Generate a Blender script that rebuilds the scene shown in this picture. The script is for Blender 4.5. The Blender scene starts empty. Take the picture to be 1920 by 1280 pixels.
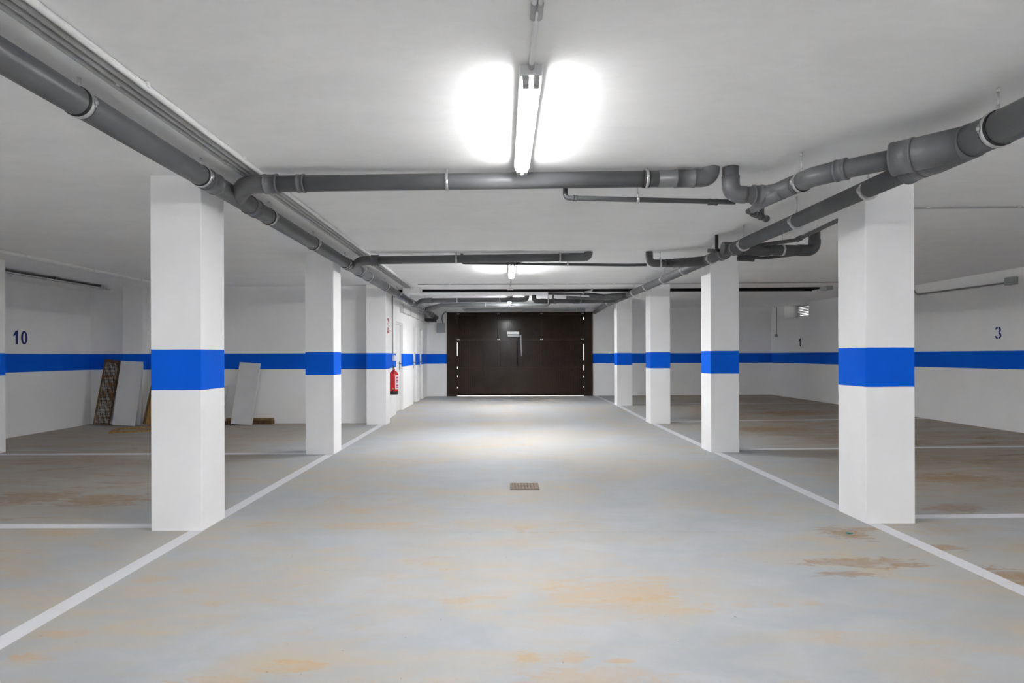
import bpy, bmesh, math, random
from mathutils import Vector, Matrix

random.seed(7)
SC = bpy.context.scene
COL = SC.collection
CAMZ = 1.18                      # eye height
V = Vector


def Zr(rel):                     # height given relative to the eye
    return CAMZ + rel


def sstep(a, b, t):
    t = max(0.0, min(1.0, (t - a) / (b - a)))
    return t * t * (3 - 2 * t)


def floor_z(x, y):
    z = 0.046 * sstep(9.8, 13.6, y)
    if x > 3:
        z += 0.036 * (x - 3) / 4.5 * (1 - sstep(9.8, 13.6, y) * 0.6)
    return z


def ceil_z(x, y):
    z = Zr(1.225)
    if x > 3:
        z += 0.027 * (x - 3) / 4.5
    if x < -2.4:
        z -= 0.030 * (-x - 2.4) / 4.8
    if y > 11.25:
        z += 0.060 * (y - 11.25) / 5.15
    return z


# ------------------------------------------------------------------ materials
class NT:
    """small helper around a material node tree"""

    def __init__(self, name):
        self.m = bpy.data.materials.new(name)
        self.m.use_nodes = True
        self.t = self.m.node_tree
        self.t.nodes.clear()
        self.out = self.t.nodes.new('ShaderNodeOutputMaterial')
        self._pos = None

    def n(self, typ, **kw):
        nd = self.t.nodes.new(typ)
        for k, v in kw.items():
            setattr(nd, k, v)
        return nd

    def put(self, sock, v):
        if isinstance(v, bpy.types.NodeSocket):
            self.t.links.new(v, sock)
        else:
            sock.default_value = v

    def math(self, op, a, b=0.0, c=0.0):
        nd = self.n('ShaderNodeMath', operation=op)
        self.put(nd.inputs[0], a)
        self.put(nd.inputs[1], b)
        self.put(nd.inputs[2], c)
        return nd.outputs[0]

    def vmath(self, op, a, b):
        nd = self.n('ShaderNodeVectorMath', operation=op)
        self.put(nd.inputs[0], a)
        self.put(nd.inputs[1], b)
        return nd

    def ramp(self, v, a, b, lo=0.0, hi=1.0):
        nd = self.n('ShaderNodeMapRange')
        nd.interpolation_type = 'SMOOTHSTEP'
        nd.clamp = True
        self.put(nd.inputs[0], v)
        nd.inputs[1].default_value = a
        nd.inputs[2].default_value = b
        nd.inputs[3].default_value = lo
        nd.inputs[4].default_value = hi
        return nd.outputs[0]

    def pos(self):
        if self._pos is None:
            g = self.n('ShaderNodeNewGeometry')
            s = self.n('ShaderNodeSeparateXYZ')
            self.t.links.new(g.outputs['Position'], s.inputs[0])
            self._pos = (g.outputs['Position'], s.outputs[0], s.outputs[1], s.outputs[2])
        return self._pos

    def noise(self, vec, scale, detail=3.0, rough=0.55, dist=0.0):
        nd = self.n('ShaderNodeTexNoise')
        self.put(nd.inputs['Vector'], vec)
        nd.inputs['Scale'].default_value = scale
        nd.inputs['Detail'].default_value = detail
        nd.inputs['Roughness'].default_value = rough
        nd.inputs['Distortion'].default_value = dist
        return nd.outputs[0]

    def scaled(self, vec, s):
        return self.vmath('MULTIPLY', vec, s).outputs[0]

    def mix(self, f, a, b):
        nd = self.n('ShaderNodeMix', data_type='RGBA')
        self.put(nd.inputs[0], f)
        self.put(nd.inputs[6], a if isinstance(a, bpy.types.NodeSocket) else (*a, 1))
        self.put(nd.inputs[7], b if isinstance(b, bpy.types.NodeSocket) else (*b, 1))
        return nd.outputs[2]

    def bump(self, h, strength, dist=0.01):
        nd = self.n('ShaderNodeBump')
        nd.inputs['Strength'].default_value = strength
        nd.inputs['Distance'].default_value = dist
        self.put(nd.inputs['Height'], h)
        return nd.outputs[0]

    def bsdf(self, col, rough=0.5, metal=0.0, spec=0.5, normal=None):
        b = self.n('ShaderNodeBsdfPrincipled')
        self.put(b.inputs['Base Color'], col if isinstance(col, bpy.types.NodeSocket) else (*col, 1))
        self.put(b.inputs['Roughness'], rough)
        b.inputs['Metallic'].default_value = metal
        b.inputs['Specular IOR Level'].default_value = spec
        if normal is not None:
            self.put(b.inputs['Normal'], normal)
        self.t.links.new(b.outputs[0], self.out.inputs[0])
        return b


def plain(name, col, rough=0.5, metal=0.0, spec=0.5, nscale=0, namt=0.12, bump=0.0):
    k = NT(name)
    c, nm = col, None
    if nscale:
        p = k.pos()[0]
        f = k.noise(p, nscale, 4, 0.6)
        dark = tuple(x * (1 - namt) for x in col)
        lite = tuple(min(1, x * (1 + namt)) for x in col)
        c = k.mix(k.ramp(f, 0.3, 0.7), dark, lite)
        if bump:
            nm = k.bump(f, bump)
    k.bsdf(c, rough, metal, spec, nm)
    return k.m


BAND_LO, BAND_HI = Zr(-0.228), Zr(0.0465)


def wall_paint():
    k = NT('white_wall_paint_with_blue_band')
    p, x, y, z = k.pos()
    big = k.noise(p, 1.3, 4, 0.6)
    fine = k.noise(p, 60, 3, 0.6)
    white = k.mix(k.ramp(big, 0.3, 0.7), (0.855, 0.855, 0.852), (0.895, 0.895, 0.892))
    blue = k.mix(k.ramp(big, 0.3, 0.7), (0.0012, 0.105, 0.66), (0.0016, 0.12, 0.72))
    wob = k.math('MULTIPLY', k.math('SUBTRACT', k.noise(p, 9, 2), 0.5), 0.004)
    zz = k.math('ADD', z, wob)
    a = k.ramp(zz, BAND_LO - 0.001, BAND_LO + 0.001)
    b = k.ramp(zz, BAND_HI - 0.001, BAND_HI + 0.001, 1.0, 0.0)
    k.bsdf(k.mix(k.math('MULTIPLY', a, b), white, blue), 0.75, 0, 0.10, k.bump(fine, 0.12, 0.004))
    return k.m


def ceiling_paint():
    k = NT('white_trowelled_ceiling_paint')
    p = k.pos()[0]
    q = k.scaled(p, (1.0, 2.2, 1.0))
    big = k.noise(q, 1.1, 6, 0.62, 0.6)
    mid = k.noise(q, 6, 5, 0.65, 1.2)
    f = k.math('ADD', k.math('MULTIPLY', big, 0.6), k.math('MULTIPLY', mid, 0.4))
    c = k.mix(k.ramp(f, 0.35, 0.65), (0.875, 0.875, 0.872), (0.925, 0.925, 0.922))
    k.bsdf(c, 0.8, 0, 0.2, k.bump(k.math('ADD', mid, k.math('MULTIPLY', k.noise(p, 30, 3), 0.4)), 0.16, 0.008))
    return k.m


def floor_paint():
    k = NT('stained_concrete_floor_with_bay_lines')
    p, x, y, z = k.pos()
    q = k.scaled(p, (1.0, 1.7, 1.0))
    n_big = k.noise(q, 0.55, 6, 0.6, 0.4)
    n_mid = k.noise(q, 1.9, 7, 0.65, 0.8)
    n_fine = k.noise(p, 14, 5, 0.7)
    n_wash = k.noise(k.scaled(p, (0.5, 1.6, 1.0)), 2.6, 8, 0.7, 1.4)
    # bluish grey concrete
    base = k.mix(k.ramp(n_mid, 0.3, 0.7), (0.345, 0.363, 0.380), (0.415, 0.429, 0.443))
    base = k.mix(k.math('MULTIPLY', k.ramp(n_fine, 0.45, 0.75), 0.35), base, (0.405, 0.41, 0.405))
    base = k.mix(k.ramp(n_big, 0.42, 0.66, 0.0, 0.55), base, (0.40, 0.382, 0.34))
    # pale sandy wash
    sand = k.math('MULTIPLY', k.ramp(n_wash, 0.44, 0.64), k.ramp(n_big, 0.36, 0.58))
    col = k.mix(k.math('MULTIPLY', sand, 0.75), base, (0.44, 0.375, 0.275))
    # ochre mud patches
    n_o = k.noise(k.scaled(p, (0.8, 1.5, 1.0)), 1.35, 9, 0.72, 0.7)
    och = k.math('MULTIPLY', k.ramp(n_o, 0.545, 0.68), k.ramp(n_fine, 0.30, 0.62))
    col = k.mix(k.math('MULTIPLY', och, 0.62), col, (0.44, 0.31, 0.165))
    # parking bays: trodden-in brown dust, less washed than the lane
    right = k.ramp(x, 2.7, 4.6)
    left = k.ramp(x, -3.6, -2.3, 1.0, 0.0)
    far = k.ramp(y, 3.0, 6.0, 0.35, 1.0)
    bay = k.math('MULTIPLY', k.math('ADD', right, k.math('MULTIPLY', left, 0.75)), far)
    n_b = k.noise(k.scaled(p, (0.55, 2.0, 1.0)), 1.7, 8, 0.7, 0.9)
    dust = k.math('MULTIPLY', bay, k.ramp(n_b, 0.32, 0.58, 0.25, 1.0))
    col = k.mix(k.math('MULTIPLY', dust, 0.72), col, (0.33, 0.25, 0.16))
    dark = k.math('MULTIPLY', bay, k.ramp(n_wash, 0.54, 0.68))
    col = k.mix(k.math('MULTIPLY', dark, 0.6), col, (0.155, 0.098, 0.05))
    # individual mud stains: x, y, half-width, half-depth, strength, kind (0 tan, 1 brown)
    blobs = [(-.79, 2.235, .10, .065, .95, 0), (-1.05, 2.13, .14, .05, .7, 0), (.098, 2.29, .045, .045, .8, 0),
             (.27, 2.285, .05, .04, .75, 0), (.44, 2.26, .06, .022, .9, 0), (.33, 2.14, .28, .08, .6, 0),
             (.57, 2.91, .32, .22, .62, 0), (.70, 2.75, .22, .10, .5, 0), (2.27, 3.86, .13, .13, .9, 1),
             (2.33, 3.95, .22, .05, .7, 1), (2.04, 3.33, .30, .07, .75, 1), (2.24, 3.29, .12, .05, .9, 1),
             (1.85, 3.15, .14, .04, .85, 1), (2.66, 3.57, .14, .06, .8, 1), (2.72, 3.10, .16, .12, .9, 1),
             (-1.88, 2.30, .08, .04, .9, 0), (-1.89, 2.50, .10, .035, .7, 0), (-1.85, 3.11, .10, .06, .65, 0),
             (-1.39, 2.80, .04, .03, .7, 0), (-.22, 2.83, .10, .04, .6, 0), (-.06, 2.85, .09, .03, .45, 0),
             (-.90, 4.07, .32, .10, .55, 0), (-1.09, 4.46, .08, .07, .6, 0), (.97, 2.77, .04, .03, .55, 0),
             (1.12, 2.76, .05, .03, .5, 0), (1.31, 2.77, .05, .03, .6, 0), (1.46, 2.78, .05, .03, .5, 0),
             (-1.17, 2.85, .05, .03, .5, 0), (-1.03, 2.81, .05, .03, .5, 0), (-.91, 2.83, .05, .03, .5, 0),
             (-3.95, 4.92, .35, .22, .75, 1), (-3.30, 4.82, .35, .20, .75, 1), (4.28, 5.55, .40, .22, .8, 1),
             (3.45, 4.49, .25, .14, .75, 1), (1.35, 2.45, .10, .05, .5, 0), (1.05, 2.10, .06, .03, .4, 0),
             (-2.95, 3.95, .25, .10, .55, 0), (5.0, 7.9, .5, .3, .8, 1), (4.2, 9.2, .6, .3, .8, 1), (5.6, 11.5, .7, .4, .8, 1)]
    nz = k.noise(k.scaled(p, (0.75, 2.3, 1.0)), 6.5, 10, 0.74, 1.0)
    jit = k.math('MULTIPLY', k.math('SUBTRACT', nz, 0.5), 4.6)
    acc = [None, None]
    for bx, by, hw, hd, st, kind in blobs:
        d = k.vmath('SUBTRACT', p, (bx, by, 0)).outputs[0]
        d = k.vmath('MULTIPLY', d, (1 / (hw * 1.15), 1 / (hd * 1.15), 0)).outputs[0]
        ln = k.vmath('LENGTH', d, (0, 0, 0)).outputs['Value']
        m = k.ramp(k.math('ADD', ln, jit), 0.45, 1.15, st, 0.0)
        acc[kind] = m if acc[kind] is None else k.math('MAXIMUM', acc[kind], m)
    grain = k.ramp(n_fine, 0.30, 0.65, 0.55, 1.0)
    col = k.mix(k.math('MULTIPLY', k.math('MULTIPLY', acc[0], grain), 0.76), col, (0.47, 0.315, 0.155))
    col = k.mix(k.math('MULTIPLY', k.math('MULTIPLY', acc[1], grain), 0.85), col, (0.29, 0.165, 0.062))
    # hairline cracks and a day joint across the lane
    vo = k.n('ShaderNodeTexVoronoi', feature='DISTANCE_TO_EDGE')
    vo.inputs['Scale'].default_value = 0.55
    warp = k.n('ShaderNodeTexNoise')
    warp.inputs['Scale'].default_value = 3.0
    k.t.links.new(p, warp.inputs['Vector'])
    k.put(vo.inputs['Vector'], k.vmath('ADD', p, k.scaled(warp.outputs[1], (0.35, 0.35, 0))).outputs[0])
    crack = k.math('MULTIPLY', k.ramp(vo.outputs[0], 0.0, 0.0016, 1.0, 0.0), k.math('MULTIPLY', k.ramp(n_big, 0.5, 0.6), k.ramp(n_mid, 0.45, 0.6)))
    jx = k.math('ABSOLUTE', k.math('SUBTRACT', k.math('ADD', y, k.math('MULTIPLY', nz, 0.03)), 3.93))
    joint = k.math('MULTIPLY', k.ramp(jx, 0.0, 0.012, 1.0, 0.0), k.ramp(n_fine, 0.35, 0.6))
    col = k.mix(k.math('MULTIPLY', k.math('MAXIMUM', crack, k.math('MULTIPLY', joint, 0.5)), 0.55), col, (0.26, 0.24, 0.22))
    # small dark specks
    sp = k.ramp(k.noise(p, 38, 2, 0.5), 0.74, 0.78)
    col = k.mix(k.math('MULTIPLY', sp, 0.5), col, (0.12, 0.10, 0.09))
    # painted lines
    e = 0.004

    def span(c, a, b):
        return k.math('MULTIPLY', k.ramp(c, a - e, a + e), k.ramp(c, b - e, b + e, 1.0, 0.0))

    lines = k.math('MAXIMUM',
                   k.math('MULTIPLY', span(x, -2.127, -2.03), k.ramp(y, 10.2, 10.21, 1.0, 0.0)),
                   span(x, 2.535, 2.635))
    lt = k.ramp(x, -2.2, -2.19, 1.0, 0.0)
    for a, b in ((4.04, 4.15), (7.05, 7.17), (1.0, 1.1)):
        lines = k.math('MAXIMUM', lines, k.math('MULTIPLY', lt, span(y, a, b)))
    rt = k.ramp(x, 2.6, 2.61)
    for a, b in ((4.21, 4.31), (7.25, 7.36), (10.35, 10.46), (13.5, 13.62), (1.1, 1.2)):
        lines = k.math('MAXIMUM', lines, k.math('MULTIPLY', rt, span(y, a, b)))
    wear = k.ramp(n_wash, 0.52, 0.78, 0.97, 0.70)
    col = k.mix(k.math('MULTIPLY', lines, wear), col, (0.67, 0.68, 0.70))
    rough = k.ramp(n_mid, 0.3, 0.7, 0.62, 0.8)
    k.bsdf(col, rough, 0, 0.3, k.bump(n_fine, 0.08, 0.006))
    return k.m


M = {}
M['wall'] = wall_paint()
M['ceil'] = ceiling_paint()
M['floor'] = floor_paint()


def pvc(name, c, dirt=0.5):
    k = NT(name)
    p = k.pos()[0]
    f = k.noise(p, 3.0, 4, 0.6)
    s = k.ramp(k.noise(k.scaled(p, (1, 1, 1)), 45, 6, 0.75), 0.66, 0.72)
    s = k.math('MULTIPLY', s, k.ramp(k.noise(p, 2.2, 3), 0.54, 0.66))
    col = k.mix(k.ramp(f, 0.3, 0.7), tuple(v * 0.92 for v in c), tuple(v * 1.08 for v in c))
    col = k.mix(k.math('MULTIPLY', s, dirt), col, (0.55, 0.55, 0.54))
    k.bsdf(col, k.ramp(f, 0.3, 0.7, 0.34, 0.44), 0, 0.5)
    return k.m


M['pvc'] = pvc('grey_pvc_pipe', (0.115, 0.117, 0.122))
M['pvc_fit'] = pvc('grey_pvc_fitting', (0.135, 0.137, 0.142), 0.4)
M['pvc_dark'] = pvc('dark_grey_pvc_pipe', (0.072, 0.073, 0.076), 0.2)
M['pvc_pale'] = pvc('pale_grey_pvc_pipe', (0.34, 0.345, 0.35), 0.2)
M['rubber'] = plain('black_rubber', (0.012, 0.012, 0.012), 0.6)
M['zinc'] = plain('zinc_plated_steel', (0.62, 0.62, 0.62), 0.38, 0.85, 0.5, 30, 0.1)
M['conduit_white'] = plain('white_plastic_conduit', (0.80, 0.80, 0.79), 0.45, nscale=8, namt=0.03)
M['conduit_grey'] = plain('grey_plastic_conduit', (0.42, 0.42, 0.42), 0.45, nscale=8, namt=0.05)
M['conduit_dark'] = plain('dark_grey_plastic_conduit', (0.22, 0.22, 0.22), 0.45, nscale=8, namt=0.05)
M['box_grey'] = plain('grey_plastic_box', (0.33, 0.345, 0.355), 0.5, nscale=10, namt=0.05)
M['white_plastic'] = plain('white_plastic', (0.80, 0.80, 0.79), 0.4, nscale=10, namt=0.03)
M['door_white'] = plain('white_door_lacquer', (0.80, 0.80, 0.79), 0.4, nscale=3, namt=0.03)
M['brown_steel'] = plain('dark_brown_painted_steel', (0.027, 0.0145, 0.0075), 0.15, 0.0, 0.36, 3, 0.15)
M['brown_frame'] = plain('dark_brown_frame_paint', (0.022, 0.012, 0.0065), 0.45, 0.0, 0.20, 3, 0.15)
M['black'] = plain('black_joint_gap_shade', (0.006, 0.006, 0.006), 0.9, nscale=12, namt=0.4)  # black stands in for the shade inside the open ceiling joint
M['concrete_raw'] = plain('raw_grey_concrete', (0.20, 0.20, 0.195), 0.9, nscale=9, namt=0.3)
M['concrete_pale'] = plain('pale_concrete', (0.52, 0.47, 0.43), 0.9, nscale=6, namt=0.1)  # one even pale tone for the ground outside the door
M['red'] = plain('red_enamel', (0.60, 0.008, 0.012), 0.25, 0, 0.6, 8, 0.05)
M['sign_red'] = plain('red_sign_print', (0.42, 0.02, 0.03), 0.5)
M['label_white'] = plain('white_sticker', (0.82, 0.81, 0.80), 0.5)
M['label_magenta'] = plain('magenta_print', (0.50, 0.03, 0.13), 0.5)
M['brass'] = plain('brass', (0.62, 0.42, 0.16), 0.3, 1.0)
M['steel'] = plain('brushed_steel', (0.55, 0.55, 0.55), 0.35, 1.0)
M['bronze'] = plain('dark_bronze_handle', (0.14, 0.11, 0.07), 0.35, 0.8)
M['navy'] = plain('dark_blue_stencil_paint', (0.006, 0.015, 0.16), 0.7)
M['ink'] = plain('near_black_stencil_paint', (0.012, 0.014, 0.025), 0.7)
M['teal'] = plain('teal_paper', (0.012, 0.22, 0.25), 0.6)
M['lamp_body'] = plain('pale_grey_lamp_housing', (0.66, 0.66, 0.66), 0.45)
M['lamp_holder'] = plain('grey_lamp_holder', (0.42, 0.42, 0.42), 0.5)
M['alu'] = plain('white_aluminium', (0.66, 0.67, 0.68), 0.4, 0.2)
M['melamine'] = plain('white_melamine_board', (0.64, 0.64, 0.645), 0.45, nscale=4, namt=0.03)


def wood(name, a, b):
    k = NT(name)
    tc = k.n('ShaderNodeTexCoord')
    g = k.noise(k.scaled(tc.outputs['Object'], (14, 14, 1.6)), 3.0, 6, 0.65, 0.6)
    d = k.noise(tc.outputs['Object'], 6, 4, 0.6)
    c = k.mix(k.ramp(g, 0.3, 0.7), a, b)
    c = k.mix(k.math('MULTIPLY', k.ramp(d, 0.55, 0.75), 0.5), c, tuple(v * 0.35 for v in a))
    k.bsdf(c, 0.75, 0, 0.3, k.bump(g, 0.2, 0.004))
    return k.m


M['wood'] = wood('ochre_weathered_wood', (0.26, 0.15, 0.045), (0.42, 0.26, 0.085))
M['wood_dark'] = wood('dark_brown_wood', (0.085, 0.05, 0.022), (0.15, 0.09, 0.04))
M['wood_edge'] = wood('dusty_brown_wood', (0.20, 0.13, 0.06), (0.33, 0.22, 0.10))


def rusty_mesh():
    k = NT('rusty_perforated_steel')
    tc = k.n('ShaderNodeTexCoord')
    o = tc.outputs['Object']
    vo = k.n('ShaderNodeTexVoronoi', feature='F1')
    vo.inputs['Scale'].default_value = 42
    vo.inputs['Randomness'].default_value = 0.15
    k.put(vo.inputs['Vector'], o)
    hole = k.ramp(vo.outputs[0], 0.36, 0.46, 1.0, 0.0)
    r = k.noise(o, 7, 5, 0.7)
    c = k.mix(k.ramp(r, 0.42, 0.6), (0.32, 0.31, 0.29), (0.20, 0.10, 0.035))
    c = k.mix(hole, c, (0.015, 0.011, 0.008))
    k.bsdf(c, 0.6, 0.2, 0.4)
    return k.m


M['rust_mesh'] = rusty_mesh()
M['rust_pale'] = plain('pale_rusty_iron', (0.17, 0.125, 0.085), 0.7, 0.1, 0.4, 25, 0.3)
M['rust'] = plain('rusty_steel', (0.11, 0.06, 0.026), 0.7, 0.1, 0.4, 14, 0.5)


def tube_light(power, name):
    k = NT(name)
    e = k.n('ShaderNodeEmission')
    e.inputs[0].default_value = (0.985, 0.99, 1.0, 1)
    e.inputs[1].default_value = power
    k.t.links.new(e.outputs[0], k.out.inputs[0])
    return k.m


def diffuser(name, clear, milk):
    k = NT(name)
    tr = k.n('ShaderNodeBsdfTransparent')
    tr.inputs[0].default_value = (clear, clear, clear, 1)
    tl = k.n('ShaderNodeBsdfTranslucent')
    tl.inputs[0].default_value = (milk, milk, milk, 1)
    gl = k.n('ShaderNodeBsdfGlossy')
    gl.inputs['Roughness'].default_value = 0.2
    m1 = k.n('ShaderNodeMixShader')
    m1.inputs[0].default_value = 0.25
    m2 = k.n('ShaderNodeMixShader')
    m2.inputs[0].default_value = 0.05
    k.t.links.new(tr.outputs[0], m1.inputs[1])
    k.t.links.new(tl.outputs[0], m1.inputs[2])
    k.t.links.new(m1.outputs[0], m2.inputs[1])
    k.t.links.new(gl.outputs[0], m2.inputs[2])
    k.t.links.new(m2.outputs[0], k.out.inputs[0])
    return k.m


M['tube_weak'] = tube_light(16.0, 'weak_fluorescent_tube_glow')  # weaker output for the foreground lamp, to curb its ceiling halo
M['tube'] = tube_light(34.0, 'fluorescent_tube_glow')
M['tube_fill'] = tube_light(17.0, 'added_fill_tube_glow')  # for the fill lamps added over the side bays
M['tube_strong'] = tube_light(41.0, 'strong_fluorescent_tube_glow')  # stronger output for the lamps behind the viewer, to lift the column fronts
M['diffuser'] = diffuser('clear_prismatic_diffuser', 1.0, 0.95)
M['diffuser_side'] = diffuser('dimmed_diffuser_side', 0.34, 0.4)  # cover sides dimmed to narrow the bright halo on the ceiling


# ------------------------------------------------------------------ mesh helpers
class MB:
    """collects shapes into one bmesh"""

    def __init__(self):
        self.b = bmesh.new()

    def box(self, x0, x1, y0, y1, z0, z1, bevel=0.0, mat=None):
        r = bmesh.ops.create_cube(self.b, size=1.0)
        vs = r['verts']
        for v in vs:
            v.co = V(((x0 + x1) / 2 + v.co.x * (x1 - x0), (y0 + y1) / 2 + v.co.y * (y1 - y0), (z0 + z1) / 2 + v.co.z * (z1 - z0)))
        if bevel:
            es = {e for v in vs for e in v.link_edges}
            r = bmesh.ops.bevel(self.b, geom=list(es), offset=bevel, segments=2, profile=0.5, affect='EDGES')
            vs = list({v for f in r['faces'] for v in f.verts} | {v for v in vs if v.is_valid})
        if mat is not None:
            for v in vs:
                v.co = mat @ v.co
        return self

    def tube(self, pts, r, seg=24, caps=True):
        pts = [V(p) for p in pts]
        rs = r if isinstance(r, (list, tuple)) else [r] * len(pts)
        n = len(pts)
        tan = []
        for i in range(n):
            a = pts[max(i - 1, 0)]
            c = pts[min(i + 1, n - 1)]
            if 0 < i < n - 1:
                t = (pts[i] - a).normalized() + (c - pts[i]).normalized()
            else:
                t = c - a
            tan.append(t.normalized())
        up = V((0, 0, 1)) if abs(tan[0].z) < 0.9 else V((1, 0, 0))
        nrm = (up - tan[0] * up.dot(tan[0])).normalized()
        rings = []
        for i in range(n):
            if i:
                q = tan[i - 1].rotation_difference(tan[i])
                nrm = q @ nrm
                nrm = (nrm - tan[i] * nrm.dot(tan[i])).normalized()
            bi = tan[i].cross(nrm)
            ring = [self.b.verts.new(pts[i] + (nrm * math.cos(2 * math.pi * k / seg) + bi * math.sin(2 * math.pi * k / seg)) * rs[i]) for k in range(seg)]
            rings.append(ring)
        for i in range(n - 1):
            for k in range(seg):
                f = self.b.faces.new((rings[i][k], rings[i][(k + 1) % seg], rings[i + 1][(k + 1) % seg], rings[i + 1][k]))
                f.smooth = True
        if caps:
            self.b.faces.new(list(reversed(rings[0])))
            self.b.faces.new(rings[-1])
        return self

    def lathe(self, prof, seg=28, center=(0, 0, 0)):
        c = V(center)
        rings = []
        for (r, z) in prof:
            if r < 1e-5:
                rings.append([self.b.verts.new(c + V((0, 0, z)))])
            else:
                rings.append([self.b.verts.new(c + V((r * math.cos(2 * math.pi * k / seg), r * math.sin(2 * math.pi * k / seg), z))) for k in range(seg)])
        for a, b in zip(rings[:-1], rings[1:]):
            for k in range(seg):
                k2 = (k + 1) % seg
                if len(a) == 1 and len(b) == 1:
                    continue
                if len(a) == 1:
                    f = self.b.faces.new((a[0], b[k2], b[k]))
                elif len(b) == 1:
                    f = self.b.faces.new((a[k], a[k2], b[0]))
                else:
                    f = self.b.faces.new((a[k], a[k2], b[k2], b[k]))
                f.smooth = True
        return self

    def prism(self, poly, depth, mat):
        """2D polygon (a, b) extruded by depth, placed by matrix (a, b, depth)"""
        lo = [self.b.verts.new(mat @ V((a, b, 0))) for a, b in poly]
        hi = [self.b.verts.new(mat @ V((a, b, depth))) for a, b in poly]
        n = len(poly)
        self.b.faces.new(list(reversed(lo)))
        self.b.faces.new(hi)
        for i in range(n):
            self.b.faces.new((lo[i], lo[(i + 1) % n], hi[(i + 1) % n], hi[i]))
        return self

    def grid(self, xs, ys, fz, flip=False):
        g = [[self.b.verts.new((x, y, fz(x, y))) for y in ys] for x in xs]
        for i in range(len(xs) - 1):
            for j in range(len(ys) - 1):
                q = [g[i][j], g[i + 1][j], g[i + 1][j + 1], g[i][j + 1]]
                self.b.faces.new(list(reversed(q)) if flip else q)
        return self


def obj(name, mb, mat, parent=None, origin=None):
    """one mesh object; vertex coordinates are world, kept world under a parent"""
    bmesh.ops.recalc_face_normals(mb.b, faces=mb.b.faces[:])
    o0 = V(origin) if origin is not None else V((0, 0, 0))
    if parent is not None and origin is None:
        o0 = V(ORIG.get(parent.name, (0, 0, 0)))
    for v in mb.b.verts:
        v.co -= o0
    me = bpy.data.meshes.new(name)
    mb.b.to_mesh(me)
    mb.b.free()
    me.materials.append(mat)
    o = bpy.data.objects.new(name, me)
    COL.objects.link(o)
    if parent is not None:
        o.parent = parent
        o.location = o0 - V(ORIG.get(parent.name, (0, 0, 0)))
    else:
        o.location = o0
    ORIG[o.name] = tuple(o0)
    return o


ORIG = {}


def thing(name, label, cat, loc, group=None):
    o = bpy.data.objects.new(name, None)
    o.empty_display_size = 0.1
    COL.objects.link(o)
    o.location = loc
    ORIG[o.name] = tuple(loc)
    o['label'] = label
    o['category'] = cat
    o['kind'] = 'thing'
    if group:
        o['group'] = group
    return o


def tag(o, label, cat, group=None):
    o['label'] = label
    o['category'] = cat
    o['kind'] = 'thing'
    if group:
        o['group'] = group
    return o


def struct(name, mb, mat, label=None):
    o = obj(name, mb, mat)
    o['kind'] = 'structure'
    o['label'] = label or name.replace('_', ' ')
    o['category'] = name.split('_')[0]
    return o


def fillet(pts, rad, seg=7):
    """round the corners of a path"""
    pts = [V(p) for p in pts]
    rad = rad if isinstance(rad, (list, tuple)) else [rad] * (len(pts) - 2)
    out = [pts[0]]
    for i in range(1, len(pts) - 1):
        a, p, c = pts[i - 1], pts[i], pts[i + 1]
        u, w = (a - p).normalized(), (c - p).normalized()
        ang = u.angle(w)
        if ang > math.pi - 0.02:
            out.append(p)
            continue
        t = min(rad[i - 1] / math.tan(ang / 2), (a - p).length * 0.49 if i > 1 else (a - p).length * 0.95,
                (c - p).length * 0.49 if i < len(pts) - 2 else (c - p).length * 0.95)
        s, e = p + u * t, p + w * t
        for k in range(seg + 1):
            q = k / seg
            out.append((1 - q) ** 2 * s + 2 * q * (1 - q) * p + q * q * e)
    out.append(pts[-1])
    return out


# ------------------------------------------------------------------ the shell
YB = 16.4        # rear wall with the garage door
XL, XR = -7.2, 7.5
YF = -6.5        # wall behind the viewer
XI = -2.12       # inner wall with the store-room doors
YI = 10.25       # end wall of the left bays

mb = MB()
xs = [XL - 0.3, -5, -3, -2, 0, 2, 3, 4.5, 6, XR + 0.6]
ys = [YF - 0.3, 0, 3, 6, 9, 9.8, 10.4, 11, 11.6, 12.2, 12.8, 13.4, 13.6, 15, 16.4, 17.2]
mb.grid(xs, ys, floor_z)
struct('floor', mb, M['floor'], 'stained pale concrete garage floor with white bay lines')

GAP0, GAP1 = 10.86, 11.34
mb = MB()
cx = [XL - 0.3, -5, -2.4, 0, 3, 5, XR + 0.6]
mb.grid(cx, [YF - 0.3, 0, 5, GAP0], ceil_z, True)
mb.grid(cx, [GAP1, 13, 15, 17.2], ceil_z, True)
JX0, JX1 = -2.15, 5.98
for a, b in ((XL - 0.3, -5), (-5, -2.4), (-2.4, JX0), (JX1, 6.8), (6.8, XR + 0.6)):
    mb.grid([a, b], [GAP0, GAP1], ceil_z, True)
struct('ceiling', mb, M['ceil'], 'white trowelled concrete ceiling')
# open expansion joint between the two slabs, a recess with its dark inside coloured black
mb = MB()
zt = Zr(1.30)
mb.box(JX0, JX1, GAP0 - 0.03, GAP0, Zr(1.2252), zt)
mb.box(JX0, JX1, GAP1, GAP1 + 0.03, Zr(1.2252), zt)
mb.box(JX0, JX1, GAP0 - 0.03, GAP1 + 0.03, zt, zt + 0.02)
mb.box(JX0 - 0.02, JX0, GAP0 - 0.03, GAP1 + 0.03, Zr(1.2252), zt + 0.02)
mb.box(JX1, JX1 + 0.02, GAP0 - 0.03, GAP1 + 0.03, Zr(1.238), zt + 0.02)
# ragged black strips giving the joint a rough dark edge
xx = JX0 + 0.05
while xx < JX1 - 0.3:
    w = random.uniform(0.15, 0.5)
    mb.box(xx, min(xx + w, JX1 - 0.01), GAP1 - random.uniform(0.03, 0.07), GAP1 - 0.001, Zr(1.232) - random.uniform(0, 0.006), zt)
    xx += w
struct('trim_1', mb, M['black'], 'black expansion joint across the ceiling')

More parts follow.
